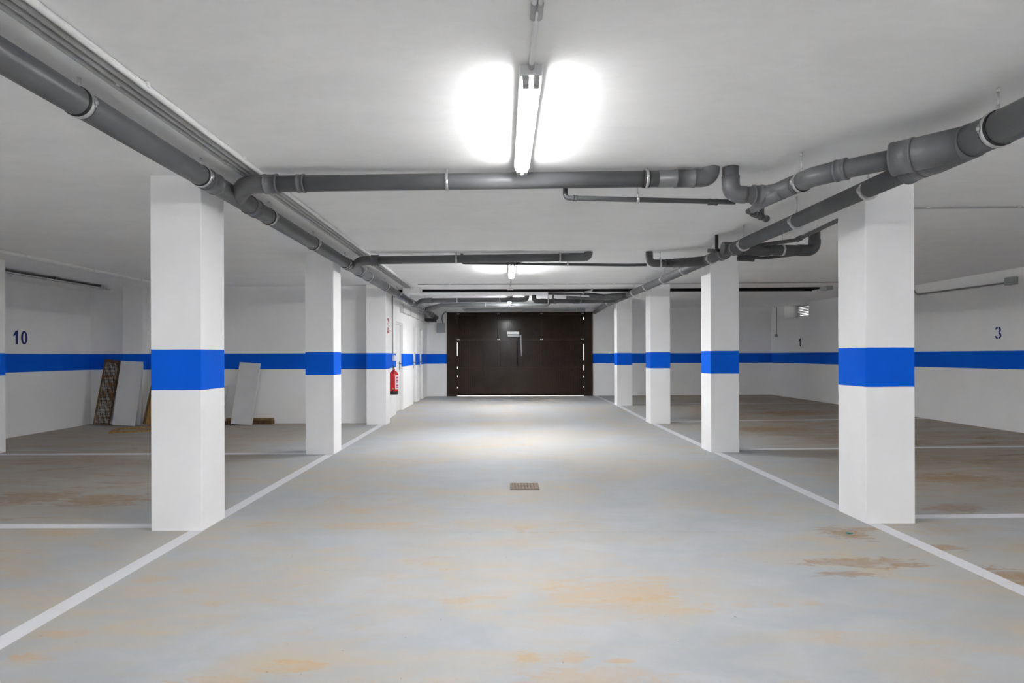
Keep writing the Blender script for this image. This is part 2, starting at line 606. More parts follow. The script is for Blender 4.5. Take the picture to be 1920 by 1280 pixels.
TOPW = 2.50
LOW = -0.1
mb = MB()
mb.box(XL - 0.2, XL, YF - 0.2, YI + 0.2, LOW, TOPW)
w_left = struct('wall_left', mb, M['wall'], 'white wall of the left bays with a blue band')
mb = MB()
mb.box(XL - 0.2, -2.341, YI, YI + 0.2, LOW, TOPW)
struct('wall_left_end', mb, M['wall'], 'white end wall of the left bays with a blue band')
# inner wall with three recessed store-room doors
DOORS = [(11.64, 12.44), (13.88, 14.45), (14.95, 15.48)]
DTOP = Zr(0.682)
mb = MB()
yy = YI + 0.122
for a, b in DOORS:
    mb.box(XI - 0.2, XI, yy, a, LOW, TOPW)
    mb.box(XI - 0.2, XI, a, b, DTOP, TOPW)
    yy = b
mb.box(XI - 0.2, XI, yy, YB + 0.2, LOW, TOPW)
struct('wall_inner', mb, M['wall'], 'white inner wall with three store-room doors')
for i, (a, b) in enumerate(DOORS):
    mb = MB()
    fz = floor_z(XI, a)
    mb.box(XI - 0.11, XI - 0.062, a + 0.035, b - 0.035, fz + 0.012, DTOP - 0.035, 0.003)
    d = struct('door_%d' % (i + 1), mb, M['door_white'],
               ['white store-room door beside the fire extinguisher', 'white store-room door in the middle of the inner wall',
                'white store-room door closest to the garage door'][i])
    mb = MB()
    mb.box(XI - 0.13, XI - 0.035, a, a + 0.035, fz, DTOP, 0.003)
    mb.box(XI - 0.13, XI - 0.035, b - 0.035, b, fz, DTOP, 0.003)
    mb.box(XI - 0.13, XI - 0.035, a + 0.035, b - 0.035, DTOP - 0.035, DTOP, 0.003)
    obj('door_frame', mb, M['door_white'], d)
    mb = MB()
    hy = b - 0.11
    mb.box(XI - 0.062, XI - 0.056, hy - 0.02, hy + 0.02, Zr(-0.30), Zr(-0.12), 0.002)
    mb.tube(fillet([(XI - 0.058, hy, Zr(-0.17)), (XI - 0.012, hy, Zr(-0.17)), (XI - 0.012, hy - 0.11, Zr(-0.17))], 0.012, 4), 0.009, 10)
    h = obj('door_handle', mb, M['bronze'], d)
    h['label'] = 'dark lever handle'

# rear wall around the garage door opening
GX0, GX1, GTOP = -1.565, 2.505, Zr(1.205)
mb = MB()
mb.box(XI - 0.2, GX0, YB, YB + 0.25, LOW, TOPW)
mb.box(GX1, XR + 0.5, YB, YB + 0.25, LOW, TOPW)
mb.box(GX0, GX1, YB, YB + 0.25, GTOP, TOPW)
struct('wall_back', mb, M['wall'], 'white rear wall with a blue band around the garage door')
# right wall with a high louvred window
WY0, WY1, WZ0 = 14.38, 15.65, Zr(0.945)
mb = MB()
mb.box(XR, XR + 0.4, YF - 0.2, WY0, LOW, TOPW)
mb.box(XR, XR + 0.4, WY1, YB + 0.25, LOW, TOPW)
mb.box(XR, XR + 0.4, WY0, WY1, LOW, WZ0)
w_right = struct('wall_right', mb, M['wall'], 'white wall of the right bays with a blue band')
mb = MB()
mb.box(XL - 0.2, XR + 0.4, YF - 0.2, YF, LOW, TOPW)
struct('wall_front', mb, M['wall'], 'white wall with a blue band')

# louvred window
mb = MB()
gx = XR + 0.345
zc = ceil_z(XR, 15)
mb.box(gx, gx + 0.05, WY0, WY1, WZ0, WZ0 + 0.035)
mb.box(gx, gx + 0.05, WY0, WY1, zc - 0.03, zc + 0.02)
for c in (WY0 + 0.02, WY1 - 0.06):
    k = 0
    mb.box(gx, gx + 0.05, max(WY0, c - 0.02), c + 0.06, WZ0, zc)
win = struct('window_1', mb, M['alu'], 'high louvred window letting daylight into the right bays')
mb = MB()
for k in range(7):
    z = WZ0 + 0.06 + k * (zc - WZ0 - 0.06) / 7
    R = Matrix.Translation((gx + 0.028, 0, z)) @ Matrix.Rotation(math.radians(8), 4, 'Y')
    mb.box(-0.028, 0.028, WY0, WY1, -0.012, 0.012, 0, R)
obj('louvre', mb, M['box_grey'], win)


# painted bay numbers: (polygons in reading direction a, height b; unit height 1)
def digit_one():
    return [[(0.20, 0), (0.36, 0), (0.36, 1), (0.22, 1), (0.02, 0.66), (0.06, 0.57), (0.20, 0.70)]]


def arc_strip(cx, cy, rx, ry, t, a0, a1, n=10):
    o = [(cx + rx * math.cos(a0 + (a1 - a0) * k / n), cy + ry * math.sin(a0 + (a1 - a0) * k / n)) for k in range(n + 1)]
    i = [(cx + (rx - t) * math.cos(a0 + (a1 - a0) * k / n), cy + (ry - t * 0.85) * math.sin(a0 + (a1 - a0) * k / n)) for k in range(n + 1)]
    return [[o[k], o[k + 1], i[k + 1], i[k]] for k in range(n)]


def digit_zero():
    return arc_strip(0.24, 0.5, 0.24, 0.5, 0.15, 0, 2 * math.pi, 28)


def digit_three():
    r = math.radians
    p = arc_strip(0.27, 0.74, 0.26, 0.26, 0.14, r(172), r(100), 5) + arc_strip(0.27, 0.74, 0.26, 0.26, 0.14, r(80), r(-75), 12)
    p += arc_strip(0.27, 0.28, 0.29, 0.28, 0.14, r(75), r(-80), 12) + arc_strip(0.27, 0.28, 0.29, 0.28, 0.14, r(-100), r(-172), 5)
    return p


def number(parent, polys, mat4, h, wscale, mat, label):
    mb = MB()
    for pl in polys:
        mb.prism([(a * h * wscale, b * h) for a, b in pl], 0.0025, mat4)
    o = obj('painted_number', mb, mat, parent)
    o['label'] = label


mat_left = Matrix(((0, 0, 1, XL), (1, 0, 0, 8.62), (0, 1, 0, Zr(0.185)), (0, 0, 0, 1)))
ten = digit_one() + [[(a + 0.60, b) for a, b in pl] for pl in digit_zero()]
number(w_left, ten, mat_left, 0.205, 1.18, M['navy'], 'painted dark blue number 10')
mat_right = Matrix(((0, 0, -1, XR), (-1, 0, 0, 8.94), (0, 1, 0, Zr(0.225)), (0, 0, 0, 1)))
number(w_right, digit_three(), mat_right, 0.186, 1.1, M['navy'], 'painted dark blue stencil number 3')
mat_right1 = Matrix(((0, 0, -1, XR), (-1, 0, 0, 14.88), (0, 1, 0, Zr(0.205)), (0, 0, 0, 1)))
number(w_right, digit_one(), mat_right1, 0.20, 1.4, M['ink'], 'painted near-black number 1')


# ------------------------------------------------------------------ columns
def column(x0, x1, y0, y1, label, group='white columns with a blue band'):
    mb = MB()
    zc = min(ceil_z(x0, y0), ceil_z(x1, y1)) + 0.004
    mb.box(x0, x1, y0, y1, -0.05, zc, 0.006)
    o = obj('column', mb, M['wall'], None, ((x0 + x1) / 2, (y0 + y1) / 2, 0))
    tag(o, label, 'column', group)


column(-2.385, -2.04, 3.97, 4.30, 'white blue-banded square column in front of the ochre plank and wooden pallet')
column(-2.37, -2.03, 7.03, 7.36, 'white blue-banded square column between the foremost left column and the extinguisher')
column(-2.34, -2.0, 10.04, 10.37, 'white blue-banded square column carrying the red and white sign by the fire extinguisher')
column(-6.54, -6.175, 6.94, 7.285, 'white blue-banded column cut off by the photo edge, beside the number 10')
column(-6.56, -6.21, 10.12, 10.249, 'shallow white pier behind the leaning white and rusty boards')
column(2.53, 2.875, 4.095, 4.43, 'white blue-banded square column just left of the wall with the number 3')
column(2.51, 2.855, 7.09, 7.43, 'white blue-banded square column second from the front along the right lane line')
column(2.53, 2.87, 10.06, 10.40, 'white blue-banded square column third from the front along the right lane line')
column(2.565, 2.91, 13.2, 13.54, 'white blue-banded square column closest to the garage door on the right')


# ------------------------------------------------------------------ pipework
def pipe(parent, pts, r, rad=None, mat='pvc', name='pipe', seg=26):
    pts = fillet(pts, rad) if rad is not None else pts
    return obj(name, MB().tube(pts, r, seg), M[mat], parent)


def sleeve(parent, a, b, r, mat='pvc_fit', name='coupling'):
    """socket with a raised lip at both ends"""
    a, b = V(a), V(b)
    d = (b - a)
    L = d.length
    d.normalize()
    e = min(0.012, L * 0.2)
    pts = [a, a + d * 0.0005, a + d * e, a + d * (e + 0.0005), b - d * (e + 0.0005), b - d * e, b - d * 0.0005, b]
    rr = [r - 0.002, r + 0.003, r + 0.003, r, r, r + 0.003, r + 0.003, r - 0.002]
    return obj(name, MB().tube(pts, rr, 26), M[mat], parent)


def clamp(parent, c, axis, r, rod=True, black=True):
    """two-piece pipe clamp with rubber liner and a rod up to the slab"""
    c, ax = V(c), V(axis).normalized()
    side = ax.cross(V((0, 0, 1))).normalized()
    mb = MB().tube([c - ax * 0.010, c - ax * 0.0098, c + ax * 0.0098, c + ax * 0.010], [r + 0.003, r + 0.0065, r + 0.0065, r + 0.003], 28)
    for s in (-1, 1):
        p = c + side * s * (r + 0.012)
        mb.tube([p + V((0, 0, -0.02)), p + V((0, 0, 0.02))], 0.004, 8)
        mb.tube([p + V((0, 0, -0.009)), p + V((0, 0, 0.009))], 0.009, 6)
    o = obj('pipe_clamp', mb, M['zinc'], parent)
    o['label'] = 'zinc-plated clamp ring'
    if black:
        mb = MB().tube([c - ax * 0.024, c + ax * 0.018], r + 0.0035, 28)
        obj('rubber_liner', mb, M['rubber'], o)
    if rod:
        top = ceil_z(c.x, c.y)
        mb = MB().tube([c + V((0, 0, r + 0.002)), (c.x, c.y, top - 0.001)], 0.0045, 8)
        mb.tube([(c.x, c.y, top - 0.022), (c.x, c.y, top - 0.001)], 0.008, 8)
        if top - (c.z + r) > 0.06:
            mb.tube([c + V((0, 0, r + 0.004)), c + V((0, 0, r + 0.03))], 0.008, 6)
        obj('hanger_rod', mb, M['zinc'], o)


# ---- left network: main along the columns, cross pipes joining it
def zl(y):
    return Zr(1.127 - 0.004 * y)


LX = -1.86
net = thing('drain_pipework', 'grey plastic drain pipe network hung along the left columns with cross pipes joining it', 'pipes', (LX, 3.0, zl(3)))
pipe(net, [(LX, YF + 0.01, zl(YF)), (LX, YB - 0.005, zl(YB))], 0.0625, name='main_pipe')
for y in (-2.0, 0.4, 2.58, 3.62, 4.67, 5.76, 6.92, 8.1, 9.25, 10.3, 11.8, 13.1, 14.8):
    clamp(net, (LX, y, zl(y)), (0, 1, 0), 0.0625)
for y0, y1 in ((3.68, 3.80), (4.30, 4.42), (6.95, 7.06), (7.55, 7.68), (12.1, 12.22), (13.35, 13.5), (15.2, 15.35)):
    sleeve(net, (LX, y0, zl(y0)), (LX, y1, zl(y1)), 0.068)


def cross_left(y, xr, r, z_r, z_l, fit=0.055, big=False):
    zc = ceil_z(xr, y)
    pipe(net, [(xr, y, zc), (xr, y, z_r), (xr - 0.35, y, z_r + (z_l - z_r) * 0.1)], r + 0.0025, [0.066], 'pvc_fit', 'elbow')
    pipe(net, [(xr - 0.10, y, z_r), (-1.60, y, z_l)], r, None, 'pvc', 'cross_pipe')
    pipe(net, [(-1.50, y, z_l), (-1.68, y, z_l - 0.004), (LX + 0.01, y + 0.24, zl(y + .25) - 0.002)], r + 0.006, [0.12], 'pvc_fit', 'branch_fitting')
    sleeve(net, (-1.56, y, z_l - 0.001), (-1.47, y, z_l), r + 0.009 + (0.006 if big else 0))


cross_left(3.85, 1.370, 0.0525, Zr(1.157), Zr(1.129))
sleeve(net, (-1.345, 3.85, Zr(1.1315)), (-1.295, 3.85, Zr(1.132)), 0.0575)
sleeve(net, (1.13, 3.85, Zr(1.1555)), (1.26, 3.85, Zr(1.1565)), 0.057)
clamp(net, (-0.364, 3.85, Zr(1.141)), (1, 0, 0), 0.0525, True, False)
clamp(net, (0.945, 3.85, Zr(1.153)), (1, 0, 0), 0.0525)
cross_left(6.97, 1.02, 0.0485, Zr(1.163), Zr(1.133), big=True)
clamp(net, (-0.55, 6.97, Zr(1.145)), (1, 0, 0), 0.0485, True, False)
clamp(net, (0.68, 6.97, Zr(1.1615)), (1, 0, 0), 0.0485, True, False)
cross_left(12.2, 0.50, 0.048, Zr(1.158), Zr(1.146))
clamp(net, (-0.95, 12.2, Zr(1.149)), (1, 0, 0), 0.048, True, False)
clamp(net, (-0.06, 12.2, Zr(1.155)), (1, 0, 0), 0.048, True, False)
pipe(net, [(1.06, 13.5, ceil_z(1, 13.5)), (1.06, 13.5, Zr(1.166)), (-1.42, 13.5, Zr(1.158)), (-1.66, 13.53, Zr(1.10)), (LX, 13.75, zl(13.75))], 0.046, [0.07, 0.1, 0.1], 'pvc', 'cross_pipe')
clamp(net, (-0.40, 13.5, Zr(1.161)), (1, 0, 0), 0.046, True, False)
# thin waste pipes that drop behind the first two cross pipes belong to the right network (below)

# ---- right network
RX = 2.283


def zrn(y):
    return Zr(0.985 + 0.0098 * y)


net = thing('drain_pipework', 'grey plastic drain pipe network hung beside the right columns with a stepped branch and elbows', 'pipes', (RX, 3.0, zrn(3)))
pipe(net, [(RX, YF + 0.01, Zr(1.035)), (RX, 3.02, Zr(1.035))], 0.08, name='main_pipe', seg=32)
pipe(net, [(RX, 3.0, Zr(1.026)), (RX, 12.85, zrn(12.85)), (2.555, 16.0, Zr(1.20)), (2.57, YB - 0.006, Zr(1.20))], 0.0555, [0.5, 0.2], name='main_pipe')
for y in (-2.0, 0.6):
    clamp(net, (RX, y, Zr(1.035)), (0, 1, 0), 0.08)
clamp(net, (RX, 2.70, Zr(1.035)), (0, 1, 0), 0.08)
for y in (3.66, 4.55, 5.55, 6.40, 7.35, 8.3, 9.3, 10.2, 11.9, 12.6):
    clamp(net, (RX, y, zrn(y)), (0, 1, 0), 0.0555, True, False)
# reducing wye close to the viewer
pipe(net, [(RX, 2.84, Zr(1.035)), (RX, 3.10, Zr(1.034)), (RX, 3.20, Zr(1.022))], [0.085, 0.085, 0.062], None, 'pvc_fit', 'branch_fitting')
sleeve(net, (RX, 3.16, Zr(1.018)), (RX, 3.30, Zr(1.0175)), 0.0615)
pipe(net, [(RX, 2.88, Zr(1.036)), (2.10, 3.115, Zr(1.04))], 0.084, None, 'pvc_fit', 'branch_fitting', 32)
sleeve(net, (2.150, 3.055, Zr(1.039)), (2.085, 3.135, Zr(1.04)), 0.0865)
P = [(1.494, 3.84, ceil_z(1.49, 3.84)), (1.494, 3.84, Zr(1.047)), (1.755, 3.84, Zr(1.045)), (1.825, 3.45, Zr(1.043)), (1.915, 3.325, Zr(1.043)), (2.11, 3.105, Zr(1.04))]
pipe(net, P, 0.0525, [0.085, 0.13, 0.10, 0.15], 'pvc', 'branch_pipe')
pipe(net, [(1.494, 3.84, Zr(1.165)), (1.494, 3.84, Zr(1.047)), (1.590, 3.84, Zr(1.046))], 0.0565, [0.075], 'pvc_fit', 'elbow')
pipe(net, [(1.655, 3.84, Zr(1.046)), (1.755, 3.84, Zr(1.045)), (1.80, 3.60, Zr(1.044))], 0.0575, [0.12], 'pvc_fit', 'branch_fitting')
sleeve(net, (1.635, 3.84, Zr(1.046)), (1.70, 3.84, Zr(1.046)), 0.060)
pipe(net, [(1.81, 3.53, Zr(1.0435)), (1.825, 3.45, Zr(1.043)), (1.915, 3.325, Zr(1.043))], 0.0575, [0.09], 'pvc_fit', 'elbow')
sleeve(net, (1.90, 3.345, Zr(1.043)), (1.94, 3.297, Zr(1.043)), 0.0595)
clamp(net, (1.815, 3.56, Zr(1.0437)), (0.15, -1, 0), 0.0565)
# lower leg of the second wye with the small trap
pipe(net, [(1.77, 3.70, Zr(1.025)), (1.72, 3.88, Zr(1.015)), (1.75, 4.10, Zr(1.012))], [0.045, 0.045, 0.024], None, 'pvc_fit', 'branch_fitting')
pipe(net, [(1.77, 3.86, Zr(1.008)), (1.735, 4.146, Zr(1.012)), (1.978, 4.40, Zr(1.018)), (1.985, 4.41, Zr(1.018))], 0.0185, [0.02, 0.02], 'pvc_dark', 'waste_pipe', 16)
sleeve(net, (1.80, 4.214, Zr(1.0135)), (1.85, 4.266, Zr(1.0145)), 0.022, 'pvc_dark')
pipe(net, [(1.915, 4.335, Zr(1.016)), (1.915, 4.335, ceil_z(1.9, 4.3))], 0.0175, None, 'pvc_dark', 'waste_pipe', 16)
sleeve(net, (1.90, 4.318, Zr(1.016)), (1.98, 4.402, Zr(1.018)), 0.0225, 'pvc_dark')
# thin waste pipe behind the first cross pipe
T1 = [(0.424, 3.95, ceil_z(0.4, 3.95)), (0.424, 3.95, Zr(1.058)), (1.54, 3.885, Zr(1.010))]
pipe(net, T1, 0.0165, [0.03], 'pvc_dark', 'waste_pipe', 16)
sleeve(net, (0.475, 3.948, Zr(1.0565)), (0.50, 3.947, Zr(1.055)), 0.0195, 'pvc_dark')
sleeve(net, (1.37, 3.905, Zr(1.0165)), (1.43, 3.902, Zr(1.0137)), 0.0195, 'pvc_dark')
clamp(net, (0.905, 3.927, Zr(1.037)), (1, 0, 0), 0.0165, True, False)
# second drop with its run to the main
P = [(1.742, 6.97, ceil_z(1.7, 7)), (1.742, 6.97, Zr(1.088)), (2.02, 6.93, Zr(1.082)), (RX, 6.52, zrn(6.5))]
pipe(net, P, 0.044, [0.075, 0.2], 'pvc_dark', 'branch_pipe')
pipe(net, [(2.02, 6.92, Zr(1.081)), (2.12, 6.80, Zr(1.07)), (RX, 6.53, zrn(6.5))], 0.053, [0.1], 'pvc_dark', 'branch_fitting')
sleeve(net, (1.93, 6.943, Zr(1.0835)), (2.02, 6.93, Zr(1.082)), 0.049, 'pvc_dark')
clamp(net, (1.865, 6.95, Zr(1.086)), (1, 0, 0), 0.044, True, False)
T2 = [(-0.49, 7.065, ceil_z(-.5, 7)), (-0.49, 7.065, Zr(1.115)), (1.5, 7.05, Zr(1.079)), (1.72, 7.0, Zr(1.075))]
pipe(net, T2, 0.0175, [0.03, 0.1], 'pvc_dark', 'waste_pipe', 14)
clamp(net, (0.78, 7.055, Zr(1.092)), (1, 0, 0), 0.0175, True, False)
# double wye with branch to the right bay
pipe(net, [(2.20, 5.87, zrn(5.87) + 0.02), (2.40, 5.87, zrn(5.87) + 0.015)], 0.066, None, 'pvc_dark', 'branch_fitting')
sleeve(net, (RX, 5.72, zrn(5.72)), (RX, 5.79, zrn(5.79)), 0.062)
sleeve(net, (RX, 6.02, zrn(6.02)), (RX, 6.12, zrn(6.12)), 0.062)
pipe(net, [(2.22, 5.87, zrn(5.87) + 0.012), (3.105, 5.84, Zr(1.033)), (3.105, 5.84, ceil_z(3.1, 5.84))], 0.0525, [0.085], 'pvc_dark', 'branch_pipe')
sleeve(net, (2.40, 5.865, Zr(1.052)), (2.66, 5.855, Zr(1.044)), 0.063, 'pvc_dark')
pipe(net, [(2.94, 5.845, Zr(1.037)), (3.105, 5.84, Zr(1.033)), (3.105, 5.84, Zr(1.14))], 0.0565, [0.08], 'pvc_dark', 'elbow')
clamp(net, (2.79, 5.851, Zr(1.041)), (1, 0, 0), 0.0525, True, False)
pipe(net, [(2.56, 5.80, Zr(1.085)), (2.80, 5.60, Zr(1.09)), (2.75, 4.65, Zr(1.105)), (2.75, 4.65, ceil_z(2.7, 4.6))], 0.0185, [0.15, 0.04], 'pvc_dark', 'waste_pipe', 14)
sleeve(net, (2.797, 5.56, Zr(1.0905)), (2.795, 5.50, Zr(1.0915)), 0.0225, 'pvc_dark')
pipe(net, [(2.42, 5.95, Zr(1.0)), (2.66, 6.0, Zr(0.985)), (3.05, 5.88, Zr(1.015))], 0.016, [0.08], 'pvc_dark', 'waste_pipe', 14)
pipe(net, [(2.40, 5.98, Zr(0.985)), (2.56, 5.98, Zr(0.975))], 0.03, None, 'pvc_dark', 'trap', 14)
pipe(net, [(2.19, 6.0, ceil_z(2.2, 6)), (2.19, 6.0, Zr(1.08)), (RX, 6.1, zrn(6.1))], 0.0175, [0.02], 'rubber', 'waste_pipe', 14)
pipe(net, [(2.165, 6.2, Zr(1.10)), (2.26, 6.18, Zr(1.09))], 0.022, None, 'pvc_fit', 'coupling', 14)
# far branches
pipe(net, [(0.85, 11.0, Zr(1.158)), (1.6, 11.0, Zr(1.14)), (1.95, 10.95, Zr(1.10)), (RX, 10.7, zrn(10.7))], 0.024, [0.1, 0.1], 'pvc_dark', 'branch_pipe', 16)
pipe(net, [(1.62, 10.98, Zr(1.115)), (1.9, 10.95, Zr(1.085)), (RX, 10.65, zrn(10.65))], 0.05, [0.1], 'pvc_dark', 'branch_fitting', 18)
pipe(net, [(1.25, 11.6, Zr(1.142)), (2.0, 11.55, Zr(1.105)), (RX, 11.2, zrn(11.2))], 0.03, [0.1], 'pvc', 'branch_pipe', 16)
pipe(net, [(1.64, 10.78, ceil_z(1.6, 10.7)), (1.64, 10.78, Zr(1.178)), (1.52, 10.86, Zr(1.165)), (1.50, 10.98, Zr(1.15))], 0.016, [0.03, 0.03], 'pvc_pale', 'waste_pipe', 12)
P = [(0.64, 12.05, ceil_z(0.64, 12.05)), (0.64, 12.05, Zr(1.112)), (1.85, 12.05, Zr(1.108)), (RX, 11.7, zrn(11.7))]
pipe(net, P, 0.047, [0.08, 0.15], 'pvc_dark', 'branch_pipe')
for xa, xb in ((0.78, 0.88), (1.0, 1.1), (1.45, 1.62)):
    sleeve(net, (xa, 12.05, Zr(1.1113)), (xb, 12.05, Zr(1.1105)), 0.054, 'pvc_dark')
clamp(net, (0.93, 12.05, Zr(1.111)), (1, 0, 0), 0.047, True, False)
clamp(net, (1.60, 12.05, Zr(1.109)), (1, 0, 0), 0.047, True, False)
pipe(net, [(1.03, 11.97, ceil_z(1.05, 12)), (1.03, 11.97, Zr(1.125)), (1.16, 12.02, Zr(1.112))], 0.016, [0.03], 'pvc_dark', 'waste_pipe', 12)

# pipe above the garage door
net = thing('drain_pipe', 'pale grey horizontal pipe just above the brown garage door', 'pipe', (0.6, 15.7, Zr(1.21)))
pipe(net, [(-1.02, 15.7, ceil_z(-1, 15.7)), (-1.02, 15.7, Zr(1.212)), (2.2, 15.7, Zr(1.206))], 0.045, [0.06], 'pvc_pale', 'pipe')
sleeve(net, (2.0, 15.7, Zr(1.2064)), (2.2, 15.7, Zr(1.206)), 0.05, 'pvc_pale')
for x in (1.12, 2.02):
    clamp(net, (x - 0.05, 15.7, Zr(1.208)), (1, 0, 0), 0.045, True, False)

# ------------------------------------------------------------------ cable conduits
def clip(parent, c, r):
    x, y, z = c
    mb = MB().box(x - r - 0.006, x + r + 0.006, y - 0.012, y + 0.012, z - r * 0.3, ceil_z(x, y) - 0.0005, 0.002)
    obj('clip', mb, M['conduit_white'], parent)


def ceiling_conduit(x, r, mat, y0, y1, label, clips=(), group=None):
    ys_ = [y0, 0, 5, y1] if y1 > 5.2 else [y0, y1]
    pts = [(x, y, ceil_z(x, y) - r - 0.002) for y in ys_]
    t = thing('conduit', label, 'conduit', (x, y0, pts[0][2]), group)
    obj('tube', MB().tube(pts, r, 14), M[mat], t)
    for y in clips:
        clip(t, (x, y, ceil_z(x, y) - r - 0.002), r)
    return t


CY = (-1.2, 0.6, 1.95, 2.62, 3.6, 4.4, 5.6, 6.8, 8.0, 9.2, 10.2)
G = 'cable conduits beside the left drain pipe'
ceiling_conduit(-1.597, 0.0150, 'conduit_white', YF + 0.01, 10.44, 'thick white conduit on the ceiling, brightest of the bundle by the left drain pipe', CY, G)
ceiling_conduit(-1.650, 0.0115, 'conduit_grey', YF + 0.01, 10.44, 'thin grey ceiling conduit touching the thick white one', (), G)
ceiling_conduit(-1.690, 0.0115, 'conduit_grey', YF + 0.01, 10.44, 'middle one of the three thin grey ceiling conduits', (), G)
ceiling_conduit(-1.730, 0.0115, 'conduit_grey', YF + 0.01, 10.44, 'thin grey ceiling conduit closest to the left drain pipe', CY, G)
# trunking box where the bundle meets the joint
mb = MB().box(-1.785, -1.49, 10.45, 10.85, Zr(1.12), Zr(1.2235), 0.004)
o = obj('cable_box', mb, M['white_plastic'], None, (-1.66, 10.6, Zr(1.12)))
tag(o, 'white box on the ceiling where the conduit bundle ends at the black joint', 'cable box')
# feed to the tube lights
t = thing('conduit', 'pair of pale conduits on the ceiling feeding the nearest tube light', 'conduit', (0.122, 2.0, Zr(1.21)))
cz = Zr(1.2125)
obj('tube', MB().tube([(0.112, -1.30, cz), (0.112, 2.09, cz)], 0.0095, 12), M['conduit_white'], t)
obj('tube', MB().tube([(0.134, -1.30, cz), (0.134, 2.09, cz)], 0.0095, 12), M['conduit_white'], t)
obj('tube', MB().tube(fillet([(0.123, 2.06, cz), (0.123, 2.44, cz - 0.002), (0.123, 2.462, cz - 0.004)], 0.05), 0.0105, 12), M['conduit_white'], t)
for x in (0.112, 0.134):
    obj('sleeve', MB().tube([(x, 2.02, cz), (x, 2.11, cz)], 0.0115, 12), M['conduit_grey'], t)
obj('gland', MB().tube([(0.123, 2.43, cz - 0.003), (0.123, 2.464, cz - 0.004)], 0.0125, 12), M['lamp_holder'], t)
t = thing('conduit', 'short pale conduit from the middle tube light to the black joint', 'conduit', (0.14, 9.5, Zr(1.21)))
obj('tube', MB().tube([(0.135, 8.77, cz), (0.135, 10.26, cz)], 0.0095, 12), M['conduit_grey'], t)
obj('junction_box', MB().box(0.08, 0.19, 10.62, 10.72, Zr(1.19), Zr(1.2245), 0.003), M['white_plastic'], t)
# thin conduit across, in front of the joint
pts = [(-1.45, 10.03, ceil_z(-1.4, 10.03) - 0.009), (3, 10.03, ceil_z(3, 10.03) - 0.009), (5.9, 10.03, ceil_z(5.9, 10.03) - 0.009)]
t = thing('conduit', 'thin grey conduit along the ceiling just before the black joint', 'conduit', pts[0])
obj('tube', MB().tube(pts, 0.008, 10), M['conduit_grey'], t)
for x in (-0.9, 1.1, 1.9, 3.9, 5.4):
    clip(t, (x, 10.03, ceil_z(x, 10.03) - 0.009), 0.008)
mb = MB().box(5.86, 5.98, 10.62, 10.84, Zr(1.175), ceil_z(5.86, 10.7) - 0.001, 0.004)
o = obj('cable_box', mb, M['box_grey'], None, (5.85, 10.7, Zr(1.17)))
tag(o, 'grey box on the ceiling at the window end of the black joint', 'cable box')
# right bay ceiling conduit
pts = [(2.88, 4.9, ceil_z(2.9, 4.9) - 0.010), (3, 4.9, ceil_z(3, 4.9) - 0.010), (7.49, 4.9, ceil_z(7.49, 4.9) - 0.010)]
t = thing('conduit', 'thin grey conduit crossing the ceiling behind the large right column', 'conduit', pts[0])
obj('tube', MB().tube(pts, 0.0075, 10), M['conduit_grey'], t)
for x in (3.55, 4.31, 5.6):
    clip(t, (x, 4.9, ceil_z(x, 4.9) - 0.010), 0.0075)
# left bays: conduits and tray
ceiling_conduit(-5.62, 0.022, 'conduit_white', YF + 0.01, 10.24, 'thick white conduit on the left bay ceiling beside the cable tray', (5.4, 6.9, 8.05, 9.1, 9.9))
t = thing('cable_tray', 'white shallow tray with two dark cables along the wall numbered 10', 'cable tray', (-6.9, 5, Zr(1.12)))
zb = Zr(1.128)
mb = MB()
mb.box(-7.19, -6.68, YF + 0.02, 9.98, zb, zb + 0.008)
mb.box(-6.688, -6.68, YF + 0.02, 9.98, zb, zb + 0.022)
obj('tray', mb, M['conduit_white'], t)
for x in (-6.72, -6.78):
    obj('cable', MB().tube([(x, YF + 0.03, zb + 0.028), (x, 9.96, zb + 0.028)], 0.011, 10), M['conduit_dark'], t)
for y in (1, 4, 7.6, 8.8, 9.8):
    obj('bracket', MB().box(-6.80, -6.70, y - 0.012, y + 0.012, zb + 0.008, ceil_z(-6.7, y) - 0.001, 0.002), M['zinc'], t)
# right wall conduit with box
t = thing('conduit', 'grey conduit with an end box high on the wall numbered 3', 'conduit', (XR - 0.02, 9.5, Zr(1.05)))
pts = fillet([(XR - 0.016, 8.68, Zr(1.052)), (XR - 0.016, 10.62, Zr(1.078)), (XR - 0.03, 10.72, ceil_z(XR, 10.7) - 0.015)], 0.12)
obj('tube', MB().tube(pts, 0.0135, 12), M['conduit_dark'], t)
obj('junction_box', MB().box(XR - 0.085, XR - 0.001, 8.53, 8.68, Zr(1.01), Zr(1.125), 0.008), M['box_grey'], t)
t = thing('conduit', 'thin vertical conduit with a small switch in the corner left of the window', 'conduit', (XR - 0.02, 16.05, Zr(0.6)))
obj('tube', MB().tube([(XR - 0.012, 16.05, Zr(0.55)), (XR - 0.012, 16.05, ceil_z(XR, 16.05) - 0.002)], 0.010, 10), M['conduit_grey'], t)
obj('switch', MB().box(XR - 0.05, XR - 0.001, 16.0, 16.1, Zr(0.48), Zr(0.56), 0.006), M['box_grey'], t)

# call point conduit by the extinguisher
t = thing('light_switch', 'white switch box on the blue band above the fire extinguisher with its vertical conduit', 'switch', (XI, 11.25, Zr(-0.05)))
obj('switch_box', MB().box(XI + 0.001, XI + 0.05, 11.2, 11.34, Zr(-0.10), Zr(0.01), 0.012), M['white_plastic'], t)
obj('button', MB().box(XI + 0.05, XI + 0.056, 11.235, 11.305, Zr(-0.08), Zr(-0.01), 0.002), M['label_white'], t)
obj('tube', MB().tube([(XI + 0.012, 11.24, Zr(0.01)), (XI + 0.012, 11.24, ceil_z(XI, 11.24) - 0.003)], 0.009, 10), M['conduit_grey'], t)
